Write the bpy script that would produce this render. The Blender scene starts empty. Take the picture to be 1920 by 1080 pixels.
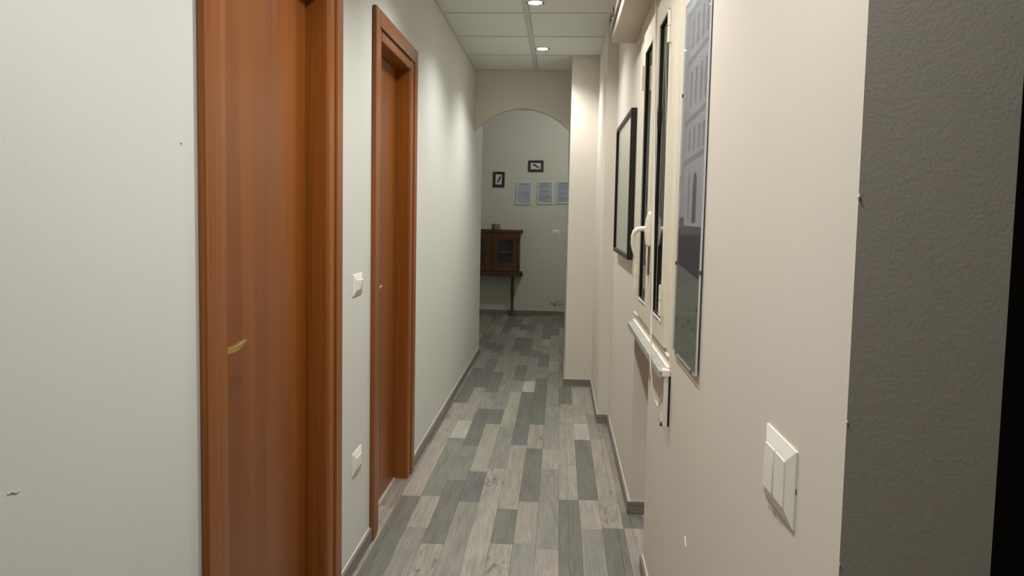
import bpy, bmesh, math, random
from mathutils import Matrix, Vector
random.seed(7)
S = bpy.context.scene
C = S.collection

# ------------------------------------------------------------------ camera, world, exposure
F_PX = 1390.0
R0 = (0.99779, -0.019398, 0.063558)      # camera right  in (right, down, forward) of the corridor
R1 = (0.023848, 0.997260, -0.070020)     # camera down
R2 = (-0.062025, 0.071381, 0.995519)     # camera forward
def w3(r): return Vector((r[0], r[2], -r[1]))
cam_d = bpy.data.cameras.new('camera')
cam = bpy.data.objects.new('camera', cam_d); C.objects.link(cam)
cx, cyv, cz = w3(R0), -w3(R1), -w3(R2)
M = Matrix((cx, cyv, cz)).transposed().to_4x4(); M.translation = Vector((0, 0, 1.36))
cam.matrix_world = M
cam_d.sensor_width = 36.0; cam_d.lens = F_PX / 1920 * 36.0
cam_d.shift_y = -(540 - 499.3) / 1920
cam_d.clip_start = 0.02; cam_d.clip_end = 100
S.camera = cam
wd = bpy.data.worlds.new('night'); S.world = wd; wd.use_nodes = True
wd.node_tree.nodes['Background'].inputs[0].default_value = (0.010, 0.012, 0.018, 1)
wd.node_tree.nodes['Background'].inputs[1].default_value = 0.35
S.view_settings.view_transform = 'Standard'; S.view_settings.look = 'None'
S.view_settings.exposure = 0.97; S.view_settings.gamma = 1.0
S.view_settings.use_curve_mapping = False
SPOT_COL = (1.0, 0.99, 0.965)
LAMPS = [(-0.165, 0.765), (-0.165, 1.965), (-0.165, 3.165), (-0.168, 4.365), (-0.153, 5.563), (0.30, 8.45)]  # first and last are unseen, added to brighten near walls and end room
WATTS = [30.0, 34.0, 29.0, 25.0, 25.0, 12.5]

# ------------------------------------------------------------------ constants of the place
XL, XR, XC, XP = -0.75, 0.352, 0.283, 0.073      # left wall, right wall, stepped right wall, pier
ZC = 2.578
YA, YA2, YB = 6.43, 7.10, 9.92                   # arch front, arch back, far wall
YE = 0.903                                       # near end of the right wall

# ------------------------------------------------------------------ materials
def lin(c):
    c = c / 255.0
    return c / 12.92 if c <= 0.04045 else ((c + 0.055) / 1.055) ** 2.4
def rgb(r, g, b): return (lin(r), lin(g), lin(b), 1.0)
class NT:
    def __init__(self, name):
        self.m = bpy.data.materials.new(name); self.m.use_nodes = True
        self.t = self.m.node_tree; self.b = self.t.nodes['Principled BSDF']
    def n(self, kind, **kw):
        nd = self.t.nodes.new(kind)
        for k, v in kw.items():
            if k in nd.inputs: nd.inputs[k].default_value = v
            else: setattr(nd, k, v)
        return nd
    def l(self, a, b): self.t.links.new(a, b)
def plain(name, col, rough=0.5, metal=0.0, spec=0.5, var=0.06, scale=12.0, bump=0.0, bscale=80.0, stretch=(1, 1, 1)):
    """paint / plastic / metal: a base colour with a faint mottling and fine relief"""
    q = NT(name); q.b.inputs['Roughness'].default_value = rough
    q.b.inputs['Metallic'].default_value = metal
    q.b.inputs['Specular IOR Level'].default_value = spec
    tc = q.n('ShaderNodeTexCoord'); mp = q.n('ShaderNodeMapping'); mp.inputs['Scale'].default_value = stretch
    q.l(tc.outputs['Object'], mp.inputs['Vector'])
    nz = q.n('ShaderNodeTexNoise', Scale=scale, Detail=4.0); q.l(mp.outputs[0], nz.inputs['Vector'])
    mx = q.n('ShaderNodeMix', data_type='RGBA')
    a = tuple(c * (1 - var) for c in col[:3]) + (1,); b = tuple(min(1, c * (1 + var)) for c in col[:3]) + (1,)
    mx.inputs[6].default_value = a; mx.inputs[7].default_value = b
    q.l(nz.outputs[0], mx.inputs[0]); q.l(mx.outputs[2], q.b.inputs['Base Color'])
    if bump:
        n2 = q.n('ShaderNodeTexNoise', Scale=bscale, Detail=3.0); q.l(mp.outputs[0], n2.inputs['Vector'])
        bp = q.n('ShaderNodeBump', Strength=bump, Distance=0.002); q.l(n2.outputs[0], bp.inputs['Height'])
        q.l(bp.outputs[0], q.b.inputs['Normal'])
    return q.m
def emit(name, col, s):
    q = NT(name); q.b.inputs['Base Color'].default_value = (0.8, 0.8, 0.8, 1)
    q.b.inputs['Emission Color'].default_value = col; q.b.inputs['Emission Strength'].default_value = s
    return q.m
def wood(name, dark, light, rough=0.35, sc=(18, 18, 0.7), mix2=0.5, spec=0.5):
    """vertical veneer grain: noise stretched along Z plus broad lighter and darker bands"""
    q = NT(name); q.b.inputs['Roughness'].default_value = rough
    q.b.inputs['Specular IOR Level'].default_value = spec
    tc = q.n('ShaderNodeTexCoord'); mp = q.n('ShaderNodeMapping'); mp.inputs['Scale'].default_value = sc
    q.l(tc.outputs['Object'], mp.inputs['Vector'])
    a = q.n('ShaderNodeTexNoise', Scale=1.0, Detail=2.0); q.l(mp.outputs[0], a.inputs['Vector'])
    m2 = q.n('ShaderNodeMapping'); m2.inputs['Scale'].default_value = (sc[0] * 9, sc[1] * 9, sc[2] * 3)
    q.l(tc.outputs['Object'], m2.inputs['Vector'])
    b = q.n('ShaderNodeTexNoise', Scale=1.0, Detail=3.0); q.l(m2.outputs[0], b.inputs['Vector'])
    ad = q.n('ShaderNodeMix', data_type='FLOAT'); ad.inputs[0].default_value = mix2
    q.l(a.outputs[0], ad.inputs[2]); q.l(b.outputs[0], ad.inputs[3])
    rp = q.n('ShaderNodeValToRGB'); rp.color_ramp.elements[0].position = 0.32; rp.color_ramp.elements[1].position = 0.68
    rp.color_ramp.elements[0].color = dark; rp.color_ramp.elements[1].color = light
    q.l(ad.outputs[0], rp.inputs[0]); q.l(rp.outputs[0], q.b.inputs['Base Color'])
    return q.m
def plank_mat():
    """laminate strip: tone from the object colour, grain along the corridor, knots where alpha is low"""
    q = NT('laminate strip'); q.b.inputs['Roughness'].default_value = 0.42
    q.b.inputs['Specular IOR Level'].default_value = 0.4
    oi = q.n('ShaderNodeObjectInfo'); ge = q.n('ShaderNodeNewGeometry')
    off = q.n('ShaderNodeMath', operation='MULTIPLY'); off.inputs[1].default_value = 61.0
    q.l(oi.outputs['Random'], off.inputs[0])
    cb = q.n('ShaderNodeCombineXYZ'); q.l(off.outputs[0], cb.inputs[0]); q.l(off.outputs[0], cb.inputs[2])
    ad = q.n('ShaderNodeVectorMath', operation='ADD'); q.l(ge.outputs['Position'], ad.inputs[0]); q.l(cb.outputs[0], ad.inputs[1])
    def nz(sc, det, dist=0.0):
        mp = q.n('ShaderNodeMapping'); mp.inputs['Scale'].default_value = sc; q.l(ad.outputs[0], mp.inputs['Vector'])
        t = q.n('ShaderNodeTexNoise', Scale=1.0, Detail=det, Distortion=dist); q.l(mp.outputs[0], t.inputs['Vector']); return t
    fine = nz((190, 7, 1), 3.0, 0.4); broad = nz((22, 3.0, 1), 2.0, 1.0)
    def ramp(src, a, b, lo, hi):
        r = q.n('ShaderNodeMapRange'); r.inputs[1].default_value = a; r.inputs[2].default_value = b
        r.inputs[3].default_value = lo; r.inputs[4].default_value = hi; q.l(src, r.inputs[0]); return r
    f = ramp(fine.outputs[0], 0.3, 0.7, 0.82, 1.16); g = ramp(broad.outputs[0], 0.3, 0.7, 0.86, 1.14)
    m1 = q.n('ShaderNodeMath', operation='MULTIPLY'); q.l(f.outputs[0], m1.inputs[0]); q.l(g.outputs[0], m1.inputs[1])
    # knots: dark distorted blots, only on knotty strips (alpha 0)
    kn = nz((22, 8, 1), 4.0, 1.6); kr = ramp(kn.outputs[0], 0.54, 0.72, 0.0, 0.62)
    inv = q.n('ShaderNodeMath', operation='SUBTRACT'); inv.inputs[0].default_value = 1.0; q.l(oi.outputs['Alpha'], inv.inputs[1])
    km = q.n('ShaderNodeMath', operation='MULTIPLY'); q.l(kr.outputs[0], km.inputs[0]); q.l(inv.outputs[0], km.inputs[1])
    k1 = q.n('ShaderNodeMath', operation='SUBTRACT'); k1.inputs[0].default_value = 1.0; q.l(km.outputs[0], k1.inputs[1])
    m2 = q.n('ShaderNodeMath', operation='MULTIPLY'); q.l(m1.outputs[0], m2.inputs[0]); q.l(k1.outputs[0], m2.inputs[1])
    sc = q.n('ShaderNodeVectorMath', operation='SCALE'); q.l(oi.outputs['Color'], sc.inputs[0]); q.l(m2.outputs[0], sc.inputs['Scale'])
    q.l(sc.outputs[0], q.b.inputs['Base Color'])
    bp = q.n('ShaderNodeBump', Strength=0.10, Distance=0.001); q.l(fine.outputs[0], bp.inputs['Height']); q.l(bp.outputs[0], q.b.inputs['Normal'])
    return q.m
def glass_mat(name, tint, rough=0.0, refl=0.6):
    """a pane: transparent with a mirror-like sheen that grows at grazing angles"""
    q = NT(name); t = q.t; t.nodes.remove(q.b)
    out = t.nodes['Material Output']
    tr = q.n('ShaderNodeBsdfTransparent'); tr.inputs[0].default_value = tint
    gl = q.n('ShaderNodeBsdfGlossy', Roughness=rough)
    lw = q.n('ShaderNodeLayerWeight', Blend=0.5); pw = q.n('ShaderNodeMath', operation='POWER'); pw.inputs[1].default_value = 5.0
    ma = q.n('ShaderNodeMath', operation='MULTIPLY_ADD'); ma.inputs[1].default_value = refl; ma.inputs[2].default_value = 0.03
    q.l(lw.outputs['Facing'], pw.inputs[0]); q.l(pw.outputs[0], ma.inputs[0]); mx = q.n('ShaderNodeMixShader')
    q.l(ma.outputs[0], mx.inputs[0]); q.l(tr.outputs[0], mx.inputs[1]); q.l(gl.outputs[0], mx.inputs[2]); q.l(mx.outputs[0], out.inputs[0])
    return q.m

m_wall_l = plain('left wall paint', rgb(213, 214, 208), 0.75, spec=0.3, var=0.025, scale=2.5, bump=0.10, bscale=220)
m_wall_r = plain('right wall paint', rgb(218, 211, 198), 0.75, spec=0.3, var=0.025, scale=2.5, bump=0.10, bscale=220)
m_wall_e = plain('end room paint', rgb(210, 210, 198), 0.8, spec=0.3, var=0.03, scale=2.0, bump=0.2, bscale=120)
m_tile = plain('mineral ceiling tile', rgb(218, 220, 214), 0.9, spec=0.2, var=0.02, scale=9, bump=0.25, bscale=300)
m_rail = plain('ceiling grid metal', rgb(196, 196, 190), 0.5, var=0.03)
m_plenum = plain('dark void above tiles', rgb(60, 58, 54), 0.9)
m_door = wood('cherry door veneer', rgb(114, 60, 14), rgb(144, 82, 26), 0.36, (11, 11, 0.45), 0.35)
m_case = wood('cherry casing veneer', rgb(120, 63, 14), rgb(152, 88, 30), 0.35, (30, 30, 0.6), 0.5)
m_dark = plain('dark joint', rgb(30, 20, 14), 0.8)
m_base = wood('grey laminate skirting', rgb(112, 104, 96), rgb(150, 143, 134), 0.5, (3, 3, 60), 0.4)
m_caulk = plain('white caulk', rgb(222, 219, 210), 0.6)
m_sub = plain('floor underlay', rgb(48, 46, 43), 0.8)
m_plank = plank_mat()
m_white = plain('white switch plastic', rgb(236, 232, 222), 0.32, var=0.01)
m_ivory = plain('ivory lacquered aluminium', rgb(232, 226, 206), 0.35, var=0.02)
m_box = plain('shutter box paint', rgb(206, 192, 176), 0.6, var=0.03, scale=4)
m_black = plain('black lacquer', rgb(20, 19, 20), 0.35)
m_gasket_gap = plain('black rubber gasket', rgb(12, 12, 13), 0.6)
m_night = plain('unlit outside wall', rgb(34, 34, 38), 0.9, var=0.3)
m_brass = plain('polished brass', rgb(236, 206, 112), 0.3, metal=1.0, var=0.03)
m_steel = plain('dull steel', rgb(120, 116, 108), 0.4, metal=1.0)
m_marble = plain('grey veined marble', rgb(170, 172, 163), 0.35, var=0.16, scale=16)
m_cord = plain('white cord', rgb(236, 229, 212), 0.6)
m_pane = glass_mat('window pane', (0.6, 0.62, 0.63, 1), 0.01, 1.0)
m_glass = glass_mat('picture glass', (0.97, 0.98, 0.97, 1), 0.02)
m_lens = emit('lit lamp lens', (1.0, 0.97, 0.92, 1), 28.0)
m_cab = wood('dark red brown cabinet wood', rgb(72, 44, 28), rgb(98, 62, 40), 0.4, (20, 20, 2), 0.5)
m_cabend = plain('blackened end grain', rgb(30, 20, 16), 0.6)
m_cabin = plain('cabinet inside', rgb(118, 116, 112), 0.7)
m_jar = plain('grey stoneware', rgb(128, 126, 114), 0.6, var=0.2, scale=40)
m_jarlid = plain('pale stoneware rim', rgb(176, 174, 164), 0.6)
m_paper = plain('white paper', rgb(214, 216, 224), 0.7, var=0.01)
m_paper2 = plain('bluish paper', rgb(196, 202, 218), 0.7, var=0.02)
m_ink = plain('grey ink', rgb(118, 122, 138), 0.8)
m_ink2 = plain('black ink', rgb(32, 30, 30), 0.8)
m_dframe = wood('dark walnut frame', rgb(40, 32, 24), rgb(62, 50, 38), 0.45, (30, 30, 30), 0.5)
m_wframe = plain('white frame', rgb(222, 222, 214), 0.45)
m_map = plain('pale grey print', rgb(196, 198, 186), 0.6, var=0.08, scale=9)

# ------------------------------------------------------------------ mesh helpers
class MB:
    def __init__(s): s.v = []; s.f = []; s.m = []
    def quad(s, pts, mi=0):
        b = len(s.v); s.v += [tuple(p) for p in pts]; s.f.append(tuple(range(b, b + len(pts)))); s.m.append(mi); return s
    def box(s, x0, x1, y0, y1, z0, z1, mi=0):
        b = len(s.v)
        s.v += [(x, y, z) for z in (z0, z1) for y in (y0, y1) for x in (x0, x1)]
        for f in ((0, 2, 3, 1), (4, 5, 7, 6), (0, 1, 5, 4), (2, 6, 7, 3), (0, 4, 6, 2), (1, 3, 7, 5)):
            s.f.append(tuple(b + i for i in f)); s.m.append(mi)
        return s
    def prism(s, poly, axis, a, b, mi=0):
        """extrude a 2D polygon along an axis ('x': poly=(y,z), 'y': poly=(x,z), 'z': poly=(x,y))"""
        n = len(poly); k = len(s.v)
        def p(q, t): return {'x': (t, q[0], q[1]), 'y': (q[0], t, q[1]), 'z': (q[0], q[1], t)}[axis]
        s.v += [p(q, a) for q in poly] + [p(q, b) for q in poly]
        s.f.append(tuple(k + i for i in range(n))[::-1]); s.m.append(mi)
        s.f.append(tuple(k + n + i for i in range(n))); s.m.append(mi)
        for i in range(n):
            j = (i + 1) % n; s.f.append((k + i, k + j, k + n + j, k + n + i)); s.m.append(mi)
        return s
    def lathe(s, prof, n=24, axis='z', o=(0, 0, 0), mi=0, cap=True):
        k = len(s.v)
        for r, h in prof:
            for i in range(n):
                a = 2 * math.pi * i / n; c, d = r * math.cos(a), r * math.sin(a)
                q = {'z': (c, d, h), 'y': (c, h, d), 'x': (h, c, d)}[axis]
                s.v.append((q[0] + o[0], q[1] + o[1], q[2] + o[2]))
        for j in range(len(prof) - 1):
            for i in range(n):
                i2 = (i + 1) % n; s.f.append((k + j * n + i, k + j * n + i2, k + (j + 1) * n + i2, k + (j + 1) * n + i)); s.m.append(mi)
        if cap:
            s.f.append(tuple(k + i for i in range(n))[::-1]); s.m.append(mi)
            e = k + (len(prof) - 1) * n; s.f.append(tuple(e + i for i in range(n))); s.m.append(mi)
        return s
    def tube(s, pts, rad, n=8, mi=0):
        pts = [Vector(p) for p in pts]; k = len(s.v); N = len(pts)
        rads = rad if isinstance(rad, (list, tuple)) else [rad] * N
        up = Vector((0.13, 0.31, 0.94))
        for i, p in enumerate(pts):
            t = (pts[min(i + 1, N - 1)] - pts[max(i - 1, 0)]).normalized()
            u = t.cross(up)
            if u.length < 1e-3: u = t.cross(Vector((1, 0, 0)))
            u.normalize(); w = t.cross(u)
            for j in range(n):
                a = 2 * math.pi * j / n; s.v.append(tuple(p + (u * math.cos(a) + w * math.sin(a)) * rads[i]))
        for i in range(N - 1):
            for j in range(n):
                j2 = (j + 1) % n; s.f.append((k + i * n + j, k + i * n + j2, k + (i + 1) * n + j2, k + (i + 1) * n + j)); s.m.append(mi)
        s.f.append(tuple(k + j for j in range(n))[::-1]); s.m.append(mi)
        s.f.append(tuple(k + (N - 1) * n + j for j in range(n))); s.m.append(mi)
        return s
    def build(s, name, mats, parent=None, loc=None, bevel=0.0, smooth=False, seg=2):
        me = bpy.data.meshes.new(name); me.from_pydata(s.v, [], s.f)
        if not isinstance(mats, (list, tuple)): mats = [mats]
        for m in mats: me.materials.append(m)
        me.polygons.foreach_set('material_index', s.m)
        bm = bmesh.new(); bm.from_mesh(me); bmesh.ops.recalc_face_normals(bm, faces=bm.faces)
        if bevel:
            bmesh.ops.remove_doubles(bm, verts=bm.verts, dist=1e-6)
            ed = [e for e in bm.edges if len(e.link_faces) == 2 and e.calc_face_angle(0) > 0.5]
            bmesh.ops.bevel(bm, geom=ed, offset=bevel, segments=seg, affect='EDGES', profile=0.5, clamp_overlap=True)
        bm.to_mesh(me); bm.free()
        if smooth:
            me.polygons.foreach_set('use_smooth', [True] * len(me.polygons))
            me.set_sharp_from_angle(angle=math.radians(40))
        o = bpy.data.objects.new(name, me); C.objects.link(o)
        if parent: o.parent = parent
        if loc: o.location = loc
        return o
def tag(o, label=None, cat=None, group=None, kind=None):
    if label: o['label'] = label
    if cat: o['category'] = cat
    if group: o['group'] = group
    if kind: o['kind'] = kind
    return o
def struct(o, label, cat): return tag(o, label, cat, kind='structure')
def empty(name, loc, rz=0.0):
    o = bpy.data.objects.new(name, None); C.objects.link(o); o.location = loc; o.rotation_euler = (0, 0, rz)
    o.empty_display_size = 0.05; return o
LEFT, RIGHT = math.pi / 2, -math.pi / 2   # local -y faces the corridor from the left / right wall

# ------------------------------------------------------------------ floor
floor = MB().box(-2.6, 2.1, -1.6, 10.1, -0.12, -0.008).build('floor', m_sub)
struct(floor, 'grey laminate floor of narrow mixed-tone strips running down the corridor', 'floor')
TONE = {'D': (112, 111, 104), 'U': (110, 111, 107), 'G': (129, 129, 119), 'M': (138, 136, 127), 'L': (154, 150, 139),
        'P': (155, 148, 138), 'W': (174, 169, 158), 'K': (155, 149, 138), 'B': (139, 132, 121), 'Y': (149, 148, 133)}
X0, PW, GAP = 0.030, 0.0942, 0.0008
READ = {  # strips read off the photograph: far end (m) and tone, nearest first
 -9: [(3.30, 'K'), (3.75, 'B')],
 -8: [(3.43, 'D'), (4.37, 'P'), (4.73, 'P'), (5.19, 'K'), (6.06, 'D')],
 -7: [(3.08, 'M'), (3.44, 'L'), (4.36, 'G'), (4.74, 'W'), (5.67, 'L')],
 -6: [(2.93, 'K'), (3.66, 'D'), (4.23, 'G'), (5.05, 'D'), (5.53, 'M'), (6.25, 'D')],
 -5: [(3.39, 'M'), (3.80, 'U'), (4.69, 'L'), (5.05, 'U'), (6.00, 'M')],
 -4: [(3.54, 'L'), (3.86, 'K'), (4.63, 'M'), (5.14, 'Y'), (5.58, 'Y'), (5.96, 'M')],
 -3: [(2.96, 'K'), (3.32, 'D'), (4.27, 'L'), (4.62, 'U'), (5.58, 'D'), (5.95, 'W')],
 -2: [(2.97, 'M'), (3.42, 'P'), (4.22, 'D'), (4.71, 'K'), (6.06, 'D')],
 -1: [(2.93, 'P'), (3.88, 'M'), (4.22, 'L'), (5.20, 'M'), (6.0, 'M')],
  0: [(3.46, 'D'), (3.96, 'L'), (4.76, 'L'), (5.26, 'K'), (5.80, 'D')],
  1: [(3.14, 'M'), (3.47, 'P'), (4.42, 'D'), (4.76, 'W'), (5.77, 'P'), (6.1, 'M')],
  2: [(3.16, 'D'), (3.65, 'K'), (4.45, 'P'), (5.02, 'M'), (5.83, 'P')],
  3: [(2.84, 'M'), (3.17, 'P'), (3.34, 'D'), (4.2, 'B'), (4.8, 'M')],
  4: [(3.0, 'P'), (3.34, 'L')]}
pm = MB().box(-0.5, 0.5, -0.5, 0.5, -1, 0)
plank_me = None
stuff = MB()
def plank(x0, x1, y0, y1, tone, dz=0.0):
    global plank_me
    c = TONE[tone]; j = random.uniform(0.95, 1.05)
    col = tuple(lin(v) * j for v in c) + (0.0 if tone == 'K' else 1.0,)
    if plank_me is None:
        o = pm.build('plank', m_plank); plank_me = o.data
    else:
        o = bpy.data.objects.new('plank', plank_me); C.objects.link(o)
    o.parent = floor
    o.location = ((x0 + x1) / 2, (y0 + y1) / 2, 0); o.scale = (x1 - x0 - GAP, y1 - y0 - GAP, 0.008); o.color = col
def limits(x):
    """where a column of strips may lie: y ranges that are open floor"""
    r = []
    if x < -0.83: return [(YA2, YB)]
    if x < XL: return [(3.045, 3.66), (YA2, YB)]
    if x < XP: return [(2.35, YB)]
    if x < XC: return [(2.35, 5.83), (YA2, YB)]
    if x < XR: return [(2.35, 4.81), (YA2, YB)]
    if x < 0.47: return [(2.80, 3.34), (YA2, YB)]
    return [(YA2, YB)]
FAR = ['D', 'D', 'U', 'M', 'M', 'G', 'B', 'L', 'D']
for k in range(-13, 9):
    xa, xb = X0 + PW * k, X0 + PW * (k + 1)
    rd = list(READ.get(k, []))
    y = rd[-1][0] if rd else 3.0 + random.random() * 0.4
    seq = rd[:]
    last = None
    while y < YB + 0.2:
        y += random.choice((0.34, 0.45, 0.6, 0.8)) * random.uniform(0.9, 1.1)
        t = random.choice([q for q in FAR if q != last]); last = t; seq.append((y, t))
    # split a column where the floor's outline cuts through it
    cuts = [xa] + [c for c in (XL, XP, XC, XR, 0.47) if xa + 0.004 < c < xb - 0.004] + [xb]
    if k == -9: cuts = [-0.815] + [XL, xb]
    for a, b in zip(cuts[:-1], cuts[1:]):
        for (lo, hi) in limits((a + b) / 2):
            prev = 2.35
            for (ye, t) in seq:
                s0, s1 = max(prev, lo), min(ye, hi); prev = ye
                if s1 - s0 < 0.02: continue
                vis = (-1.30 < a and b < 0.15) if lo >= YA2 else True
                if vis: plank(a, b, s0, s1, t)
                else: stuff.box(a, b - GAP, s0, s1 - GAP, -0.008, 0)
# the strips nearer than the photograph shows, and those out of sight in the end room and the lobby
for k in range(-8, 22):
    xa, xb = max(XL, X0 + PW * k), X0 + PW * (k + 1)
    y = -1.5
    while y < 2.35:
        e = min(2.35, y + random.uniform(0.35, 0.9))
        top = 2.35 if xb < XR + 0.1 else 1.6
        if y < top: stuff.box(xa, xb - GAP, y, min(e, top) - GAP, -0.008, 0)
        y = e
for k in range(-27, -13):
    y = YA2
    while y < YB:
        e = min(YB, y + random.uniform(0.35, 0.9)); stuff.box(X0 + PW * k, X0 + PW * (k + 1) - GAP, y, e - GAP, -0.008, 0); y = e
st = stuff.build('plank_field', m_plank, floor); st.color = tuple(lin(v) for v in TONE['M']) + (1.0,); tag(st, kind='stuff')

# ------------------------------------------------------------------ walls
D1 = dict(o0=1.500, o1=2.480, i0=1.620, i1=2.345, top=2.165, it=2.050)
D2 = dict(o0=2.925, o1=3.785, i0=3.045, i1=3.650, top=2.165, it=2.050)
TH = 0.16
w = MB()
w.box(XL - TH, XL, -1.6, D1['i0'] - 0.05, 0, ZC + 0.1)
w.box(XL - TH, XL, D1['i0'] - 0.05, D1['i1'] + 0.05, D1['it'] + 0.05, ZC + 0.1)
w.box(XL - TH, XL, D1['i1'] + 0.05, D2['i0'] - 0.05, 0, ZC + 0.1)
w.box(XL - TH, XL, D2['i0'] - 0.05, D2['i1'] + 0.05, D2['it'] + 0.05, ZC + 0.1)
w.box(XL - TH, XL, D2['i1'] + 0.05, YA2, 0, 2.72)
wall_left = struct(w.build('wall_left', m_wall_l), 'long off-white plaster wall on the left with both doors in it', 'wall')
def scuff(name, parent, pts, mat, wd=0.002):
    return MB().tube(pts, wd, 6).build(name, mat, parent)
m_scuff = plain('scuffed plaster', rgb(184, 180, 170), 0.9)
scuff('scuff_mark', wall_left, [(XL + 0.0005, 0.951 + 0.006 * i, 0.957 + z) for i, z in enumerate((0.003, 0.004, 0.001, -0.001, 0.002))], m_scuff, 0.0009)
scuff('scuff_mark', wall_left, [(XL + 0.0005, 1.433, 1.487), (XL + 0.0005, 1.436, 1.484)], m_scuff, 0.0014)

WT = 0.53
w = MB()
w.box(XR, WT, YE, 2.27, 0, ZC + 0.1)
w.box(XR, WT, 2.27, 2.80, 0, 0.86)
w.box(0.47, WT, 2.80, 3.34, 0, 0.86)
w.box(XR, WT, 2.27, 3.40, 2.20, ZC + 0.1)
w.box(XR, WT, 3.34, 3.40, 0, 0.86)
w.box(XR, WT, 3.40, 4.81, 0, ZC + 0.1)
w.box(XC, WT, 4.81, 5.83, 0, ZC + 0.1)
w.box(XP, WT, 5.83, YA2, 0, 2.72)
wall_right = struct(w.build('wall_right', m_wall_r), 'cream plaster wall on the right, stepping in towards the arch as pilasters', 'wall')
def chip(y, z, s):
    """broken plaster on the wall's near corner: a small ragged lump"""
    m = MB(); rnd = random.Random(int(z * 1000)); ring = []
    for i in range(5):
        t = i / 4; zz = z + (t - 0.5) * s * 5
        r = s * (0.25 + 0.75 * math.sin(math.pi * t)) * rnd.uniform(0.7, 1.1)
        ring.append((XR + 0.0008, y + 0.0004, zz, r))
    m.tube([(a, b, c) for a, b, c, r in ring], [r for *_, r in ring], 6)
    return m.build('plaster_chip', m_scuff2, wall_right)
m_scuff2 = plain('broken plaster edge', rgb(226, 214, 198), 0.9, var=0.15, scale=90)
chip(YE, 1.387, 0.0019); chip(YE, 1.116, 0.0017); chip(YE, 0.938, 0.0015)
scuff('paint_flake', wall_right, [(XR - 0.0005, 1.925, 0.520), (XR - 0.0005, 1.918, 0.510), (XR - 0.0005, 1.908, 0.498)], m_white, [0.0026, 0.0034, 0.0018])

# arch wall: segmental arch spanning wall to wall
ez = 2.72
n = 28; cxa = -0.335; pts = []
for i in range(n + 1):
    x = XL + (XP - XL) * i / n
    u = (x - cxa) / 0.415; pts.append((x, 2.062 + 0.196 * max(0.0, 1 - abs(u) ** 2.0) ** 0.92))
aw = MB()
for (x0, z0), (x1, z1) in zip(pts[:-1], pts[1:]):
    aw.prism([(x0, z0), (x1, z1), (x1, ez), (x0, ez)], 'y', YA, YA + 0.08)
wall_arch = struct(aw.build('wall_arch', m_wall_r), 'beige wall with a low arched opening at the end of the corridor', 'wall')
w = MB(); w.box(-2.6, 1.3, YB, YB + 0.1, 0, ez)
wall_far = struct(w.build('wall_far', m_wall_e), 'dim greyish far wall seen through the arch, hung with small pictures', 'wall')
w = MB(); w.box(-2.6, -2.5, YA2, YB, 0, ez); w.box(-2.5, XL - TH, YA2 - 0.1, YA2, 0, ez)
struct(w.build('wall_far_left', m_wall_e), 'unlit side wall of the room beyond the arch, left', 'wall')
w = MB(); w.box(1.2, 1.3, YA2, YB, 0, ez); w.box(WT, 1.2, YA2 - 0.1, YA2, 0, ez)
struct(w.build('wall_far_right', m_wall_e), 'unlit side wall of the room beyond the arch, right', 'wall')
# lobby on the near right, and the dark opening in it
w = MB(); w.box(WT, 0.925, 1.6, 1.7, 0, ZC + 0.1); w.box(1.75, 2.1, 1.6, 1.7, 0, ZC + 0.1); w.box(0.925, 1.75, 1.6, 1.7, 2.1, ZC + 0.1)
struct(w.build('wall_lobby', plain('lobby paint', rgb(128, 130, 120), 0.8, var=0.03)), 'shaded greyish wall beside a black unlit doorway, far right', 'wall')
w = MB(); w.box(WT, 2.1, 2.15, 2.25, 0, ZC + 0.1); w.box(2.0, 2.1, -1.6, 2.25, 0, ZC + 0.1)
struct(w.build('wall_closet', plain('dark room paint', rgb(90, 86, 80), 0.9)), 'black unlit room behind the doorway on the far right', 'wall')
w = MB(); w.box(XL - TH, 2.1, -1.7, -1.6, 0, ZC + 0.1)
struct(w.build('wall_back', plain('back wall paint', rgb(196, 172, 146), 0.8, var=0.03)), 'plain wall behind the viewpoint', 'wall')

# ------------------------------------------------------------------ ceiling: lay-in tiles on a metal grid
cb = MB(); cb.box(-0.9, 2.1, -1.6, YA, ZC + 0.03, ZC + 0.1); cb.box(-2.6, 1.3, YA + 0.001, YB + 0.1, ez, ez + 0.1)
ceiling = struct(cb.build('ceiling', m_wall_e), 'suspended ceiling of pale square tiles in a metal grid', 'ceiling')
RX, RW = -0.226, 0.032
rows = [6.42 - 0.6015 * i for i in range(0, 14)]
edges = [YA] + rows
for hi, lo in zip(edges[:-1], edges[1:]):
    if lo < -1.6: lo = -1.6
    for a, b in ((XL, RX - RW / 2), (RX + RW / 2, XR if hi < 4.9 else XC)):
        if hi - lo < 0.03:
            continue
        x1 = b
        o = MB().box(a + 0.001, x1, lo + 0.009, hi - 0.009, ZC + 0.002, ZC + 0.016).build('ceiling_tile', m_tile, ceiling, bevel=0.0015, seg=1)
for yy in rows:
    if yy > -1.5:
        MB().box(XL, XC if yy > 4.9 else XR, yy - 0.010, yy + 0.010, ZC - 0.001, ZC + 0.012).build('cross_rail', m_rail, ceiling)
MB().box(RX - RW / 2, RX + RW / 2, -1.6, YA, ZC - 0.003, ZC + 0.012).build('main_rail', m_rail, ceiling, bevel=0.001, seg=1)
MB().box(XL, XL + 0.016, -1.6, YA, ZC - 0.002, ZC + 0.002).build('edge_rail', m_rail, ceiling)
MB().box(XR, 2.0, -1.6, 1.6, ZC, ZC + 0.02).build('ceiling_tile', m_tile, ceiling)

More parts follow.
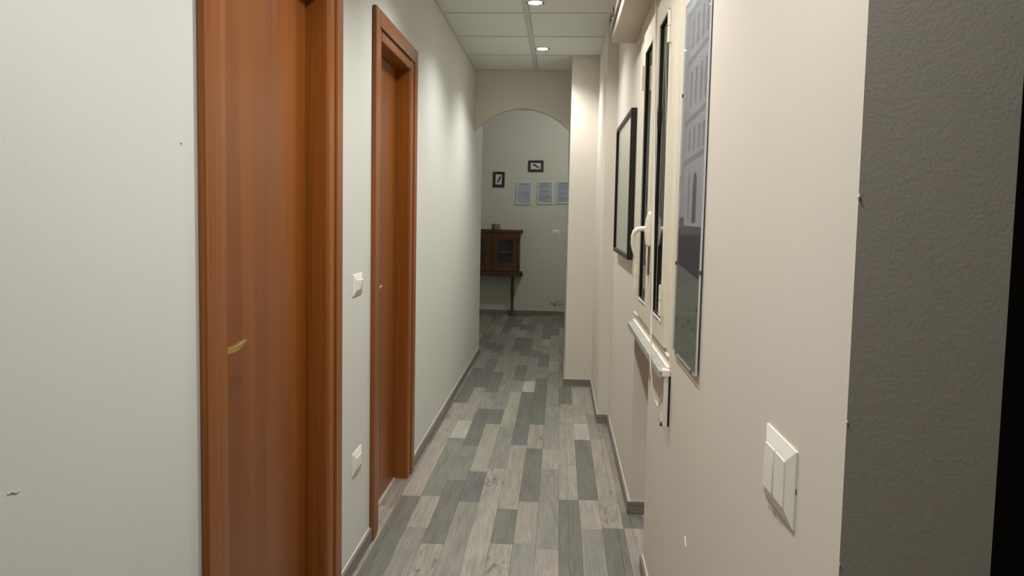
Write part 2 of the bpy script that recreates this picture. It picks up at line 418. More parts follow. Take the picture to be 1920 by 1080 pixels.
# ------------------------------------------------------------------ skirting
BH, BT = 0.058, 0.012
def base_run(segs, name, label):
    root = None
    for i, (x0, x1, y0, y1) in enumerate(segs):
        o = MB().box(x0, x1, y0, y1, 0, BH).build(name if i == 0 else 'skirting_board', m_base, root, bevel=0.002, seg=1)
        if i == 0: root = struct(o, label, 'baseboard')
        # pale bead of filler along the top, where board meets wall
        if x1 - x0 > y1 - y0: q = (x0, x1, y1 - 0.003, y1)
        elif x0 < -0.5: q = (x0, x0 + 0.003, y0, y1)
        else: q = (x1 - 0.003, x1, y0, y1)
        MB().box(*q, BH - 0.002, BH + 0.0015).build('caulk_bead', m_caulk, root)
    return root
base_run([(XL, XL + BT, D2['o1'], YA2), (XL, XL + BT, D1['o1'], D2['o0']), (XL, XL + BT, -1.6, D1['o0'])], 'baseboard_left', 'grey wood-look skirting along the left wall')
base_run([(XR - BT, XR, 3.34 - BT, 4.81 - BT), (XR, 0.47, 3.34 - BT, 3.34), (0.47 - BT, 0.47, 2.80, 3.34 - BT), (XR - BT, XR, YE, 2.80),
          (XC - BT, XR, 4.81 - BT, 4.81), (XC - BT, XC, 4.81, 5.83 - BT), (XP - BT, XC, 5.83 - BT, 5.83), (XP - BT, XP, 5.83, YA2)],
         'baseboard_right', 'grey wood-look skirting following the steps of the right wall')
base_run([(-2.5, 1.2, YB - BT, YB)], 'baseboard_far', 'dark grey skirting along the far wall beyond the arch')

# ------------------------------------------------------------------ doors
def door(name, d, label, lever_y, lever_tip):
    root = empty(name, (XL, (d['o0'] + d['o1']) / 2, 0)); struct(root, label, 'door')
    ox, oy = XL, root.location.y
    def P(mb): mb.v = [(a - ox, b - oy, c) for a, b, c in mb.v]; return mb
    xf = XL + 0.018
    cw = 0.068
    b0, b1 = d['o0'] + cw, d['o1'] - cw          # casing / bead joints
    bt = d['top'] - cw
    # flat outer casing, mitred look: two uprights and a head
    P(MB().box(XL, xf, d['o0'], b0, 0, d['top'])).build('casing', m_case, root, bevel=0.004)
    P(MB().box(XL, xf, b1, d['o1'], 0, d['top'])).build('casing', m_case, root, bevel=0.004)
    P(MB().box(XL, xf, b0, b1, bt, d['top'])).build('casing', m_case, root, bevel=0.004)
    # rounded frame inside it, running back to the leaf
    xl = -0.812
    def prof(y0, y1, flip):   # plan outline of an upright, rounded at the corridor edge
        r = 0.012; xo = XL + 0.011; pts = []
        for i in range(5):
            t = math.pi / 2 * i / 4
            pts.append((xo - r + r * math.sin(t), (y1 - r + r * math.cos(t)) if not flip else (y0 + r - r * math.cos(t))))
        other = y0 if not flip else y1
        return [(-0.86, y1 if not flip else y0)] + pts + [(xo, other), (-0.86, other)]
    P(MB().prism(prof(b0 + 0.004, d['i0'], False), 'z', 0, d['it'] + 0.05)).build('door_frame', m_case, root, smooth=True)
    P(MB().prism(prof(d['i1'], b1 - 0.004, True), 'z', 0, d['it'] + 0.05)).build('door_frame', m_case, root, smooth=True)
    hz = []
    r = 0.012; xo = XL + 0.011; z0, z1 = d['it'], bt - 0.010
    for i in range(5):
        t = math.pi / 2 * i / 4; hz.append((xo - r + r * math.sin(t), z0 + r - r * math.cos(t)))
    P(MB().prism([(-0.86, z0)] + hz + [(xo, z1), (-0.86, z1)], 'y', d['i0'], d['i1'])).build('door_frame', m_case, root, smooth=True)
    # dark joint between casing and frame
    g = MB(); g.box(-0.86, XL + 0.006, b0 - 0.001, b0 + 0.006, 0, bt); g.box(-0.86, XL + 0.006, b1 - 0.006, b1 + 0.001, 0, bt)
    g.box(-0.86, XL + 0.0105, b0, b1, bt - 0.011, bt + 0.001); P(g).build('shadow_joint', m_dark, root)
    # leaf with a dark gap at the hinge side and head
    leaf = P(MB().box(-0.856, xl, d['i0'] - 0.006, d['i1'] - 0.013, 0.004, d['it'] - 0.003)).build('leaf', m_door, root, bevel=0.001, seg=1)
    P(MB().box(-0.852, xl - 0.012, d['i1'] - 0.014, d['i1'] + 0.002, 0.0, d['it'] + 0.004)).build('shadow_joint', m_dark, root)
    P(MB().box(-0.90, -0.87, d['i0'] - 0.04, d['i1'] + 0.04, 0, d['it'] + 0.04)).build('backing_panel', m_dark, root)
    # brass lever handle on a round rose, near edge of the leaf
    h = P(MB().lathe([(0.026, xl - 0.002), (0.026, xl + 0.006), (0.022, xl + 0.009), (0.010, xl + 0.010), (0.010, xl + 0.048)], 20, 'x', (0, lever_y, 1.030))).build('door_handle', m_brass, root, smooth=True)
    L = lever_tip - lever_y; lv = MB(); ring = []
    for i in range(9):
        t = i / 8; y = lever_y - 0.008 + (L + 0.008) * t
        zt = 1.036 - 0.004 * math.sin(math.pi * min(1, t * 1.2)) + 0.001 * t; zb = zt - 0.0155 + 0.011 * max(0, t - 0.62) ** 1.5 / 0.234
        xw = 0.009 - 0.004 * t; xc = xl + 0.046
        ring.append([(xc - xw, y, zt), (xc + xw, y, zt), (xc + xw * 0.7, y, zb), (xc - xw * 0.7, y, zb)])
    k = 0; lv.v = [p for q in ring for p in q]
    for i in range(8):
        for j in range(4):
            j2 = (j + 1) % 4; lv.f.append((i * 4 + j, i * 4 + j2, i * 4 + 4 + j2, i * 4 + 4 + j)); lv.m.append(0)
    lv.f += [(3, 2, 1, 0), (32, 33, 34, 35)]; lv.m += [0, 0]
    P(lv).build('lever', m_brass, h, bevel=0.001, seg=1)
    return root, P
dr1, _ = door('door_1', D1, 'nearer cherry-veneer door on the left, recessed, brass lever showing', 1.655, 1.768)
dr2, P2 = door('door_2', D2, 'farther cherry-veneer door on the left, its head casing in view', 3.060, 3.178)
P2(MB().box(-0.815, -0.800, D2['i0'], D2['i1'], 0, 0.004)).build('threshold_strip', plain('pale threshold strip', rgb(176, 170, 158), 0.5), dr2)

# ------------------------------------------------------------------ window
win = empty('window_1', (XR, 2.83, 0.895)); struct(win, 'ivory two-sash casement window over a marble sill on the right wall', 'window')
def PW_(mb): mb.v = [(a - XR, b - 2.83, c - 0.895) for a, b, c in mb.v]; return mb
def ring(x0, x1, y0, y1, z0, z1, a, b, zb, zt):
    """rectangular frame in a Y-Z plane; widths: near a, far b, bottom zb, top zt"""
    m = MB(); m.box(x0, x1, y0, y0 + a, z0, z1); m.box(x0, x1, y1 - b, y1, z0, z1)
    m.box(x0, x1, y0 + a, y1 - b, z0, z0 + zb); m.box(x0, x1, y0 + a, y1 - b, z1 - zt, z1); return m
PW_(ring(0.348, 0.42, 2.27, 3.40, 0.895, 2.20, 0.085, 0.215, 0.055, 0.10)).build('window_frame', m_ivory, win)
PW_(MB().box(0.343, 0.349, 2.285, 3.34, 0.925, 0.932)).build('weather_bar', m_ivory, win, bevel=0.002)
for (a, b, ga, gb) in ((2.345, 2.768, 2.425, 2.680), (2.785, 3.195, 2.875, 3.110)):
    z0, z1, gz0, gz1 = 0.945, 2.115, 1.022, 2.022
    sash = PW_(ring(0.338, 0.385, a, b, z0, z1, ga - a, b - gb, gz0 - z0, z1 - gz1)).build('sash', m_ivory, win)
    # raised inner bead and the black gasket behind it
    PW_(ring(0.336, 0.3395, ga - 0.007, gb + 0.007, gz0 - 0.007, gz1 + 0.007, 0.007, 0.007, 0.007, 0.007)).build('glazing_bead', m_ivory, sash, bevel=0.0015, seg=1)
    PW_(ring(0.3396, 0.360, ga - 0.001, gb + 0.001, gz0 - 0.001, gz1 + 0.001, 0.004, 0.006, 0.004, 0.004)).build('gasket', m_gasket_gap, sash)
    PW_(MB().box(0.346, 0.350, ga, gb, gz0, gz1)).build('pane', m_pane, sash)
    if a < 2.5:
        PW_(MB().box(0.345, 0.39, b, b + 0.017, z0, z1)).build('meeting_strip', m_gasket_gap, sash)
def hinge(y, z, h=0.10):
    m = MB().lathe([(0.0065, z - h / 2), (0.0065, z - 0.002)], 12, 'z', (0.331, y, 0)); m.lathe([(0.0065, z + 0.002), (0.0065, z + h / 2)], 12, 'z', (0.331, y, 0))
    m.lathe([(0.0045, z - 0.003), (0.0045, z + 0.003)], 10, 'z', (0.331, y, 0)); m.box(0.331, 0.344, y - 0.004, y + 0.004, z - h / 2, z + h / 2)
    PW_(m).build('hinge', m_ivory, win, smooth=True)
hinge(2.400, 1.955); hinge(2.395, 1.09); hinge(3.150, 1.93); hinge(3.165, 1.10)
# cremone handle on the meeting stile
hy = 2.775
plate = MB(); prf = []
for (z, wv, dp) in ((1.245, 0.013, 0.010), (1.252, 0.018, 0.016), (1.30, 0.020, 0.022), (1.345, 0.018, 0.018), (1.368, 0.014, 0.012), (1.377, 0.008, 0.006)):
    prf.append([(0.338, hy - wv, z), (0.338 - dp, hy - wv * 0.7, z), (0.338 - dp, hy + wv * 0.7, z), (0.338, hy + wv, z)])
plate.v = [p for q in prf for p in q]
for i in range(5):
    for j in range(4):
        j2 = (j + 1) % 4; plate.f.append((i * 4 + j, i * 4 + j2, i * 4 + 4 + j2, i * 4 + 4 + j)); plate.m.append(0)
plate.f += [(3, 2, 1, 0), (20, 21, 22, 23)]; plate.m += [0, 0]
hp = PW_(plate).build('window_handle', m_ivory, win, bevel=0.003)
arc = [(0.318, hy, 1.312), (0.303, hy, 1.312), (0.290, hy, 1.309), (0.280, hy, 1.300), (0.275, hy, 1.285), (0.274, hy, 1.262), (0.277, hy, 1.238), (0.283, hy, 1.216), (0.287, hy, 1.206)]
PW_(MB().tube(arc, [0.010, 0.0095, 0.0095, 0.009, 0.0085, 0.008, 0.0072, 0.006, 0.0045], 12)).build('lever', m_ivory, hp, smooth=True)
m = MB(); m.box(0.331, 0.338, hy - 0.004, hy + 0.001, 1.14, 1.246); PW_(m).build('drive_rod', m_steel, hp)
# marble sill
PW_(MB().box(0.318, 0.47, 2.275, 3.335, 0.860, 0.886)).build('window_sill', m_marble, win, bevel=0.003)
PW_(MB().box(0.340, 0.42, 2.275, 3.335, 0.886, 0.897)).build('sill_bead', m_caulk, win)
w = MB(); w.box(0.80, 0.84, 2.26, 4.4, 0.0, 2.6)
struct(w.build('wall_outside', m_night), 'dark night outside the corridor window', 'wall')

# ------------------------------------------------------------------ roller shutter box over the window
bx = empty('roller_shutter_box', (0.236, 2.95, 2.20))
tag(bx, 'painted roller shutter box with a dark open slit, above the window at the ceiling', 'shutter box')
def PB(mb): mb.v = [(a - 0.236, b - 2.95, c - 2.20) for a, b, c in mb.v]; return mb
BX, BY0, BY1 = 0.236, 2.25, 3.72
PB(MB().box(BX, XR, BY0, BY1, 2.200, 2.212)).build('bottom_board', m_box, bx, bevel=0.002, seg=1)
PB(MB().box(BX, BX + 0.012, BY0, BY1, 2.212, 2.246)).build('front_rail', m_ivory, bx, bevel=0.002, seg=1)
PB(MB().box(BX - 0.004, BX + 0.012, BY0, BY1, 2.262, ZC - 0.002)).build('front_cover', m_box, bx, bevel=0.002, seg=1)
PB(MB().box(BX + 0.001, BX + 0.0125, BY0, BY1 - 0.06, 2.2465, 2.2615)).build('open_slit', m_gasket_gap, bx)  # solid black filler: the slit's darkness put into colour
PB(MB().box(BX - 0.010, BX - 0.003, BY0, BY1, 2.262, 2.276)).build('cover_lip', m_ivory, bx, bevel=0.0015, seg=1)
PB(MB().box(BX + 0.013, XR, BY0 + 0.01, BY1 - 0.012, 2.213, ZC - 0.003)).build('dark_inside', m_gasket_gap, bx)
PB(MB().box(BX, XR, BY1 - 0.012, BY1, 2.212, ZC - 0.002)).build('end_board', m_box, bx)
m = MB(); m.box(BX - 0.016, BX - 0.009, 3.45, 3.475, 2.262, 2.30); m.tube([(BX - 0.012, 3.465, 2.268), (BX - 0.020, 3.465, 2.262), (BX - 0.024, 3.465, 2.250), (BX - 0.018, 3.465, 2.242)], 0.003, 8)
PB(m).build('latch_hook', m_steel, bx)

# ------------------------------------------------------------------ shutter cord and its holder
cd = empty('blind_cord', (0.325, 2.55, 0.88))
tag(cd, 'thin white shutter cord hanging from the box past the window to the sill end', 'cord')
def PC(mb): mb.v = [(a - 0.325, b - 2.55, c - 0.88) for a, b, c in mb.v]; return mb
PC(MB().tube([(0.330, 2.765, 2.197), (0.326, 2.59, 1.37), (0.321, 2.52, 1.06), (0.314, 2.47, 0.89)], 0.0032, 8)).build('cord', m_cord, cd, smooth=True)
loop = [(0.314, 2.47, 0.89), (0.314, 2.455, 0.865), (0.319, 2.440, 0.80), (0.330, 2.425, 0.757), (0.334, 2.400, 0.745), (0.336, 2.375, 0.752), (0.338, 2.340, 0.79), (0.338, 2.320, 0.86)]
PC(MB().tube(loop, 0.0022, 8)).build('cord_loop', m_cord, cd, smooth=True)
PC(MB().tube([(0.335, 2.335, 0.742), (0.336, 2.325, 0.715), (0.337, 2.328, 0.700)], 0.0018, 6)).build('cord_end', m_cord, cd)
PC(MB().lathe([(0.004, 0.698), (0.005, 0.704), (0.003, 0.712)], 10, 'z', (0.337, 2.328, 0))).build('cord_knot', m_steel, cd)
m = MB(); m.box(0.326, XR, 2.262, 2.292, 0.868, 0.892); m.box(0.330, XR, 2.272, 2.288, 0.855, 0.870)
br = PC(m).build('cord_bracket', m_white, cd, bevel=0.004)
PC(MB().lathe([(0.004, 0.3245), (0.004, 0.327)], 10, 'x', (0, 2.278, 0.879))).build('screw', m_black, br)
PC(MB().box(0.333, 0.3464, 2.266, 2.280, 0.715, 0.870)).build('guide_bar', m_white, cd, bevel=0.001, seg=1)
PC(MB().box(0.3465, XR, 2.262, 2.268, 0.716, 0.872)).build('guide_back', m_black, cd)  # black strip standing in for the shadow behind the guide bar

# ------------------------------------------------------------------ wall plates
def plate_thing(name, loc, rz, wv, hv, label, cat, rockers, group=None):
    r = empty(name, loc, rz); tag(r, label, cat, group)
    a, b = wv / 2, hv / 2; t1, t2 = 0.003, 0.0095; ia, ib = a - 0.024, b - 0.020
    m = MB().box(-a, a, -t1, 0, -b, b)
    k = len(m.v)
    m.v += [(-a, -t1, -b), (a, -t1, -b), (a, -t1, b), (-a, -t1, b), (-ia, -t2, -ib), (ia, -t2, -ib), (ia, -t2, ib), (-ia, -t2, ib)]
    for f in ((0, 1, 5, 4), (1, 2, 6, 5), (2, 3, 7, 6), (3, 0, 4, 7), (4, 5, 6, 7)): m.f.append(tuple(k + i for i in f)); m.m.append(0)
    pl = m.build('cover_plate', m_white, r)
    MB().box(-a + 0.0006, a + 0.0006, -0.0015, -0.0002, -0.004, 0.004).build('release_notch', m_steel, r)
    for (u0, u1, tilt) in rockers:
        p = [(-t2, -ib * 0.96), (-t2, ib * 0.96)]
        if tilt > 0: poly = [(-t2 + 0.001, ib * 0.94), (-t2 - 0.002, ib * 0.94), (-t2 - 0.0035, 0.25 * ib), (-t2 - 0.0045, -ib * 0.9), (-t2 + 0.001, -ib * 0.94)]
        elif tilt < 0: poly = [(-t2 + 0.001, ib * 0.94), (-t2 - 0.0075, ib * 0.9), (-t2 - 0.0055, -0.2 * ib), (-t2 - 0.002, -ib * 0.94), (-t2 + 0.001, -ib * 0.94)]
        else: poly = [(-t2 + 0.001, ib * 0.94), (-t2 - 0.002, ib * 0.94), (-t2 - 0.002, -ib * 0.94), (-t2 + 0.001, -ib * 0.94)]
        MB().prism(poly, 'x', u0 * ia, u1 * ia).build('rocker' if tilt else 'blank_insert', m_white, r, bevel=0.0008, seg=1)
    return r
plate_thing('light_switch', (XR, 1.147, 0.966), RIGHT, 0.153, 0.116, 'large white double light switch near the corner on the right wall', 'switch', [(-0.95, -0.04, 1), (0.03, 0.95, 0)])
plate_thing('light_switch', (XL, 2.722, 1.083), LEFT, 0.124, 0.080, 'small white light switch between the two wooden doors, upper plate', 'switch', [(-0.9, 0.1, 0), (0.2, 0.9, -1)])
plate_thing('wall_plate', (XL, 2.725, 0.408), LEFT, 0.122, 0.084, 'white blank cover plate low on the wall between the two doors', 'wall plate', [(-0.9, 0.9, 0)])
plate_thing('light_switch', (-0.042, YB, 1.113), 0.0, 0.104, 0.076, 'tiny white light switch on the far wall beyond the arch', 'switch', [(-0.9, 0.2, 0), (0.3, 0.9, -1)])

# ------------------------------------------------------------------ pictures
def bars(wv, hv, bd, y0, y1):
    a, b = wv / 2, hv / 2; m = MB()
    m.box(-a, -a + bd, y0, y1, -b, b); m.box(a - bd, a, y0, y1, -b, b); m.box(-a + bd, a - bd, y0, y1, -b, -b + bd); m.box(-a + bd, a - bd, y0, y1, b - bd, b); return m
def frame_thing(name, loc, rz, wv, hv, bd, dp, mf, mp, label, cat, group=None, tilt=0.0, glass=True, hook=False):
    r = empty(name, loc, rz); tag(r, label, cat, group)
    if tilt: r.rotation_euler = (0, tilt, rz)
    bars(wv, hv, bd, -dp, 0).build('frame', mf, r, bevel=min(0.003, bd * 0.2), seg=1)
    pr = MB().box(-wv / 2 + bd * 0.9, wv / 2 - bd * 0.9, -dp * 0.5, -0.001, -hv / 2 + bd * 0.9, hv / 2 - bd * 0.9).build('print', mp, r)
    if glass: MB().box(-wv / 2 + bd * 0.95, wv / 2 - bd * 0.95, -dp * 0.72, -dp * 0.62, -hv / 2 + bd * 0.95, hv / 2 - bd * 0.95).build('glass', m_glass, r)
    if hook: MB().tube([(-0.012, -0.003, hv / 2), (0, -0.004, hv / 2 + 0.012), (0.012, -0.003, hv / 2)], 0.002, 6).build('hanger', m_steel, r)
    return r, pr, -dp * 0.5 - 0.0008
def blob(m, cx_, cz_, a, b, rot, y, n=14, mi=0):
    pts = []
    for i in range(n):
        t = 2 * math.pi * i / n; u, v = a * math.cos(t), b * math.sin(t)
        pts.append((cx_ + u * math.cos(rot) - v * math.sin(rot), y, cz_ + u * math.sin(rot) + v * math.cos(rot)))
    m.quad(pts, mi)
# landscape bird drawing, top of the far wall
r, pr, yy = frame_thing('picture_frame', (-0.325, YB, 1.990), 0, 0.202, 0.148, 0.032, 0.018, m_dframe, m_paper, 'small landscape-format bird drawing in a dark frame, highest on the far wall', 'picture', tilt=-0.01, glass=False, hook=True)
m = MB(); blob(m, -0.012, 0.012, 0.026, 0.012, -0.5, yy); blob(m, 0.020, -0.010, 0.034, 0.009, -0.45, yy - 0.0002); blob(m, -0.034, 0.010, 0.012, 0.007, 0.9, yy - 0.0003); blob(m, 0.040, -0.022, 0.014, 0.004, -0.3, yy - 0.0004)
blob(m, -0.022, 0.024, 0.010, 0.006, 0.2, yy - 0.0005); m.build('bird_drawing', m_ink2, pr)
r, pr, yy = frame_thing('picture_frame', (-0.815, YB, 1.806), 0, 0.152, 0.202, 0.032, 0.018, m_dframe, m_paper, 'small portrait-format bird drawing in a dark frame, left on the far wall', 'picture', tilt=0.012, glass=False, hook=True)
m = MB(); blob(m, 0.008, 0.010, 0.012, 0.026, -0.3, yy); blob(m, 0.014, 0.034, 0.009, 0.010, 0, yy - 0.0002); blob(m, -0.006, -0.018, 0.016, 0.008, 0.7, yy - 0.0003); blob(m, -0.014, -0.034, 0.006, 0.018, 0.5, yy - 0.0004)
m.build('bird_drawing', m_ink2, pr)
for i, (xx, zz, tl, lb) in enumerate(((-0.480, 1.627, 0.006, 'white-framed typed notice on the far wall, leftmost of the three'),
                                      (-0.196, 1.636, 0.0, 'white-framed typed notice on the far wall, middle of the three'),
                                      (0.055, 1.648, -0.004, 'white-framed typed notice on the far wall, rightmost and cut by the pillar'))):
    r, pr, yy = frame_thing('notice_frame', (xx, YB, zz), 0, 0.210, 0.298, 0.014, 0.014, m_wframe, m_paper2, lb, 'notice', 'white-framed notices on the far wall', tilt=tl)
    rnd = random.Random(i); m = MB(); z = 0.118
    m.box(-0.05, 0.05, yy, yy + 0.0002, z - 0.004, z + 0.005); z -= 0.024
    while z > -0.120:
        m.box(-0.078, 0.078 - rnd.choice((0, 0, 0.01, 0.05)), yy, yy + 0.0002, z - 0.0018, z + 0.0018); z -= rnd.choice((0.011, 0.011, 0.011, 0.022))
    m.build('text_lines', m_ink, pr)
# black-framed print beyond the window, right wall
r, pr, yy = frame_thing('picture_frame', (XR, 3.980, 1.507), RIGHT, 0.905, 0.712, 0.022, 0.028, m_black, m_map, 'large black-framed pale print on the right wall past the window', 'picture')
rnd = random.Random(3); pale_ink = plain('pale print ink', rgb(150, 154, 140), 0.7)
for i in range(9):
    m = MB(); blob(m, rnd.uniform(-0.36, 0.36), rnd.uniform(-0.28, 0.28), rnd.uniform(0.01, 0.05), rnd.uniform(0.002, 0.008), rnd.uniform(-1, 1), yy - 0.0001 * (i + 1)); m.build('print_mark', pale_ink, pr)

# frameless clip-framed poster, right wall
ps = empty('poster', (XR - 0.0024, 2.000, 1.462), RIGHT); ps.rotation_euler = (math.radians(-0.25), 0, RIGHT); tag(ps, 'tall frameless glazed poster of a pale building facade, clipped on right wall by the window', 'poster')
PWD, PHT = 0.362, 0.984
MB().box(-PWD / 2, PWD / 2, -0.0036, -0.0012, -PHT / 2, PHT / 2).build('backing_board', m_paper, ps)
MB().box(-PWD / 2 + 0.02, PWD / 2 - 0.02, -0.0012, 0, -PHT / 2 + 0.05, PHT / 2 - 0.05).build('spacer', m_dframe, ps)
cols = [plain('poster grey sky', rgb(178, 177, 186), 0.6, var=0.05, scale=6), plain('poster facade', rgb(190, 189, 197), 0.6, var=0.05, scale=8), plain('poster shade', rgb(156, 154, 166), 0.6, var=0.06),
        plain('poster dark band', rgb(92, 88, 102), 0.6, var=0.1), plain('poster grey ground', rgb(146, 149, 138), 0.6, var=0.08, scale=7), m_paper, plain('poster scribble', rgb(108, 111, 100), 0.6)]
pr = MB(); Y0 = -0.0037
def rect(m, u0, u1, v0, v1, mi, lay): m.quad([(u0, Y0 - 0.00008 * lay, v0), (u1, Y0 - 0.00008 * lay, v0), (u1, Y0 - 0.00008 * lay, v1), (u0, Y0 - 0.00008 * lay, v1)], mi)
hw = PWD / 2; zb = -PHT / 2; zt = PHT / 2
rect(pr, -hw + 0.012, hw - 0.008, zb + 0.004, zt - 0.030, 0, 1)
rect(pr, -hw + 0.012, hw - 0.008, zb + 0.004, zb + 0.30, 4, 2)
pr.quad([(-hw + 0.012, Y0 - 0.00025, zb + 0.255), (hw - 0.008, Y0 - 0.00025, zb + 0.235), (hw - 0.008, Y0 - 0.00025, zb + 0.40), (-hw + 0.012, Y0 - 0.00025, zb + 0.385)], 3)
# facade: storeys, cornices, windows, doorway
rect(pr, -0.09, hw - 0.008, zb + 0.365, zt - 0.05, 1, 4)
for v in (0.53, 0.64, 0.80): pr.quad([(-0.13, Y0 - 0.00042, zb + v), (hw - 0.008, Y0 - 0.00042, zb + v + 0.012), (hw - 0.008, Y0 - 0.00042, zb + v + 0.028), (-0.13, Y0 - 0.00042, zb + v + 0.014)], 2)
for u in (-0.065, 0.005, 0.075, 0.135):
    for v0, v1 in ((0.565, 0.625), (0.685, 0.78), (0.84, 0.92)): rect(pr, u, u + 0.028, zb + v0, zb + v1, 2, 6)
    rect(pr, u + 0.034, u + 0.040, zb + 0.40, zb + 0.52, 2, 6)
arcp = [(0.03, zb + 0.375), (0.085, zb + 0.375)] + [(0.0575 + 0.0275 * math.cos(t), zb + 0.47 + 0.035 * math.sin(t)) for t in [math.pi * i / 8 for i in range(9)]]
pr.quad([(a, Y0 - 0.00058, b) for a, b in arcp], 3)
rect(pr, -0.045, -0.01, zb + 0.385, zb + 0.50, 2, 7)
rnd = random.Random(11)
for i in range(16): blob(pr, rnd.uniform(-0.05, 0.15), zb + rnd.uniform(0.06, 0.16), rnd.uniform(0.006, 0.03), 0.0016, rnd.uniform(-0.6, 0.6), Y0 - 0.0007 - 0.00002 * i, 8, 6)
pr.build('poster_print', cols, ps)
MB().box(-PWD / 2, PWD / 2, -0.0064, -0.0054, -PHT / 2, PHT / 2).build('glass_sheet', m_glass, ps)
bars(PWD + 0.001, PHT + 0.001, 0.0010, -0.0065, -0.0052).build('glass_edge', plain('polished glass edge', rgb(206, 206, 196), 0.3), ps)
def clip(u, v, du, dv):
    m = MB(); m.box(u - 0.004, u + 0.004, -0.0078, -0.001, v - 0.005, v + 0.005); m.build('clip', m_steel, ps, bevel=0.001, seg=1)
clip(-hw, zb + 0.255, 1, 0); clip(-hw, zb + 0.735, 1, 0); clip(-hw + 0.055, zb, 0, 1); clip(hw - 0.055, zb, 0, 1); clip(hw, zb + 0.255, 1, 0)

# ------------------------------------------------------------------ glazed cabinet on legs, against the far wall
cabx, caby = -0.885, YB
cab = empty('display_cabinet', (cabx, caby, 0)); tag(cab, 'dark wooden two-door glazed cabinet raised on turned legs by the far wall', 'cabinet')
D = 0.20; A = 0.375
for nm, a, z0, z1, d in (('top_board', 0.395, 1.100, 1.142, 0.225), ('base_board', 0.395, 0.560, 0.590, 0.225), ('apron_moulding', 0.405, 0.530, 0.560, 0.232)):
    MB().box(-a, a, -d, -0.012, z0, z1).build(nm, m_cab, cab, bevel=0.005)
    for s in (-1, 1): MB().box(min(s * a, s * (a + 0.012)), max(s * a, s * (a + 0.012)), -d + 0.004, -0.014, z0 + 0.002, z1 - 0.002).build('end_cap', m_cabend, cab)  # near-black end pieces, colour standing in for shade on the board ends
for s in (-1, 1): MB().box(min(s * A, s * (A - 0.02)), max(s * A, s * (A - 0.02)), -D, -0.012, 0.590, 1.100).build('side_panel', m_cab, cab)
MB().box(-A, A, -0.022, -0.010, 0.590, 1.100).build('back_panel', m_cabin, cab)
MB().box(-A + 0.02, A - 0.02, -D + 0.02, -0.022, 0.838, 0.850).build('shelf', plain('pale shelf edge', rgb(120, 112, 104), 0.6), cab)
for s in (-1, 1):
    u0, u1 = (0.002, A - 0.004) if s > 0 else (-A + 0.004, -0.002)
    mb = MB(); sw, z0, z1, bb = 0.085, 0.596, 1.094, 0.110
    mb.box(u0, u0 + sw, -D - 0.020, -D, z0, z1); mb.box(u1 - sw, u1, -D - 0.020, -D, z0, z1)
    mb.box(u0 + sw, u1 - sw, -D - 0.020, -D, z0, z0 + bb); mb.box(u0 + sw, u1 - sw, -D - 0.020, -D, z1 - 0.085, z1)
    dd = mb.build('cabinet_door', m_cab, cab, bevel=0.003, seg=1)
    MB().box(u0 + sw - 0.004, u1 - sw + 0.004, -D - 0.010, -D - 0.007, z0 + bb - 0.004, z1 - 0.081).build('glass_pane', m_glass, dd)
    kx = u0 + 0.045 if s > 0 else u1 - 0.045
    MB().lathe([(0.006, 0), (0.006, -0.012), (0.014, -0.020), (0.016, -0.028), (0.010, -0.034)], 14, 'y', (kx, -D - 0.020, 0.868)).build('knob', m_cab, dd, smooth=True)
    hx = u1 - 0.006 if s > 0 else u0 + 0.006
    for hz_ in (0.66, 1.01): MB().box(hx - 0.014, hx + 0.008, -D - 0.026, -D - 0.002, hz_ - 0.028, hz_ + 0.028).build('hinge', m_cabend, dd, bevel=0.003, seg=1)
    lx = 0.285 * s
    MB().lathe([(0.020, 0.530), (0.022, 0.50), (0.013, 0.485), (0.019, 0.45), (0.024, 0.36), (0.022, 0.26), (0.015, 0.19), (0.020, 0.17), (0.014, 0.15), (0.020, 0.09), (0.036, 0.03), (0.048, 0.012), (0.050, 0.0)], 20, 'z', (lx, -0.115, 0)).build('leg', m_cab, cab, smooth=True)
jr = empty('stone_jar', (-0.835, YB - 0.12, 1.142)); tag(jr, 'small round grey stoneware pot standing on the wooden cabinet', 'pot')
MB().lathe([(0.048, 0.0), (0.056, 0.006), (0.058, 0.03), (0.057, 0.062), (0.052, 0.066)], 24).build('body', m_jar, jr, smooth=True)
MB().lathe([(0.046, 0.066), (0.050, 0.070), (0.048, 0.078), (0.030, 0.081)], 24).build('lid', m_jarlid, jr, smooth=True)

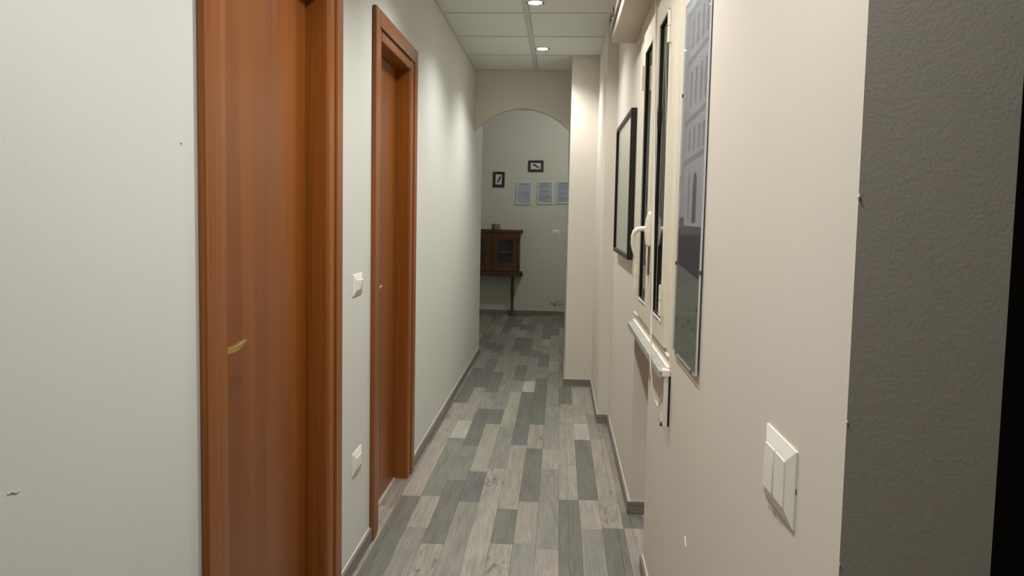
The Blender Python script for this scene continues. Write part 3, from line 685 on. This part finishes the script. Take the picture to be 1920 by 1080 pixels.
# thin cable on the far wall near the floor
cb_ = MB(); cab_pts = [(-0.10, YB - 0.004, 0.165), (-0.06, YB - 0.005, 0.160), (-0.03, YB - 0.010, 0.150), (0.02, YB - 0.018, 0.148), (0.08, YB - 0.018, 0.152), (0.20, YB - 0.006, 0.150)]
cb_.tube(cab_pts, 0.0035, 6); cb_.tube([(-0.035, YB - 0.004, 0.200), (-0.034, YB - 0.010, 0.150), (-0.036, YB - 0.006, 0.115)], 0.003, 6)
cb_.tube([(-0.030, YB - 0.006, 0.165), (0.0, YB - 0.012, 0.200), (0.05, YB - 0.012, 0.205), (0.09, YB - 0.006, 0.185)], 0.0025, 6)
tag(cb_.build('wall_cable', m_ink, None), 'thin loose cable on the far wall just above the skirting', 'cable')

# ------------------------------------------------------------------ recessed spotlights
LL = ['recessed round spotlight directly over the viewpoint, out of the frame', 'recessed round ceiling spotlight level with the poster, out of the frame', 'recessed round spotlight above the window, out of the frame',
      'lit recessed ceiling spotlight cut by the top edge of the photo', 'lit recessed ceiling spotlight nearest the arch', 'recessed round spotlight of the room beyond the arch, out of sight']
for (x, y), lb, wt in zip(LAMPS, LL, WATTS):
    r = empty('ceiling_spotlight', (x, y, ZC if y < YA else ez)); tag(r, lb, 'ceiling light', 'recessed spotlights along the corridor')
    MB().lathe([(0.034, 0.002), (0.034, -0.004), (0.040, -0.008), (0.050, -0.006), (0.052, 0.002)], 32, cap=False).build('bezel', m_white, r, smooth=True)
    MB().lathe([(0.0345, 0.001), (0.0345, -0.005), (0.026, -0.009), (0.012, -0.011)], 28).build('lens', m_lens, r, smooth=True)
    for s in (-1, 1): MB().lathe([(0.0060, -0.004), (0.0070, -0.010), (0.005, -0.0125)], 10, 'z', (0.046 * s, 0, 0)).build('clip', m_black, r)
    ld = bpy.data.lights.new('spot_beam', 'POINT' if y > YA else 'SPOT'); ld.energy = wt; ld.color = SPOT_COL
    ld.shadow_soft_size = 0.03
    if ld.type == 'SPOT': ld.spot_size = math.radians(136); ld.spot_blend = 0.9
    lo = bpy.data.objects.new('spot_beam', ld); C.objects.link(lo); lo.parent = r; lo.location = (0, 0, -0.045)
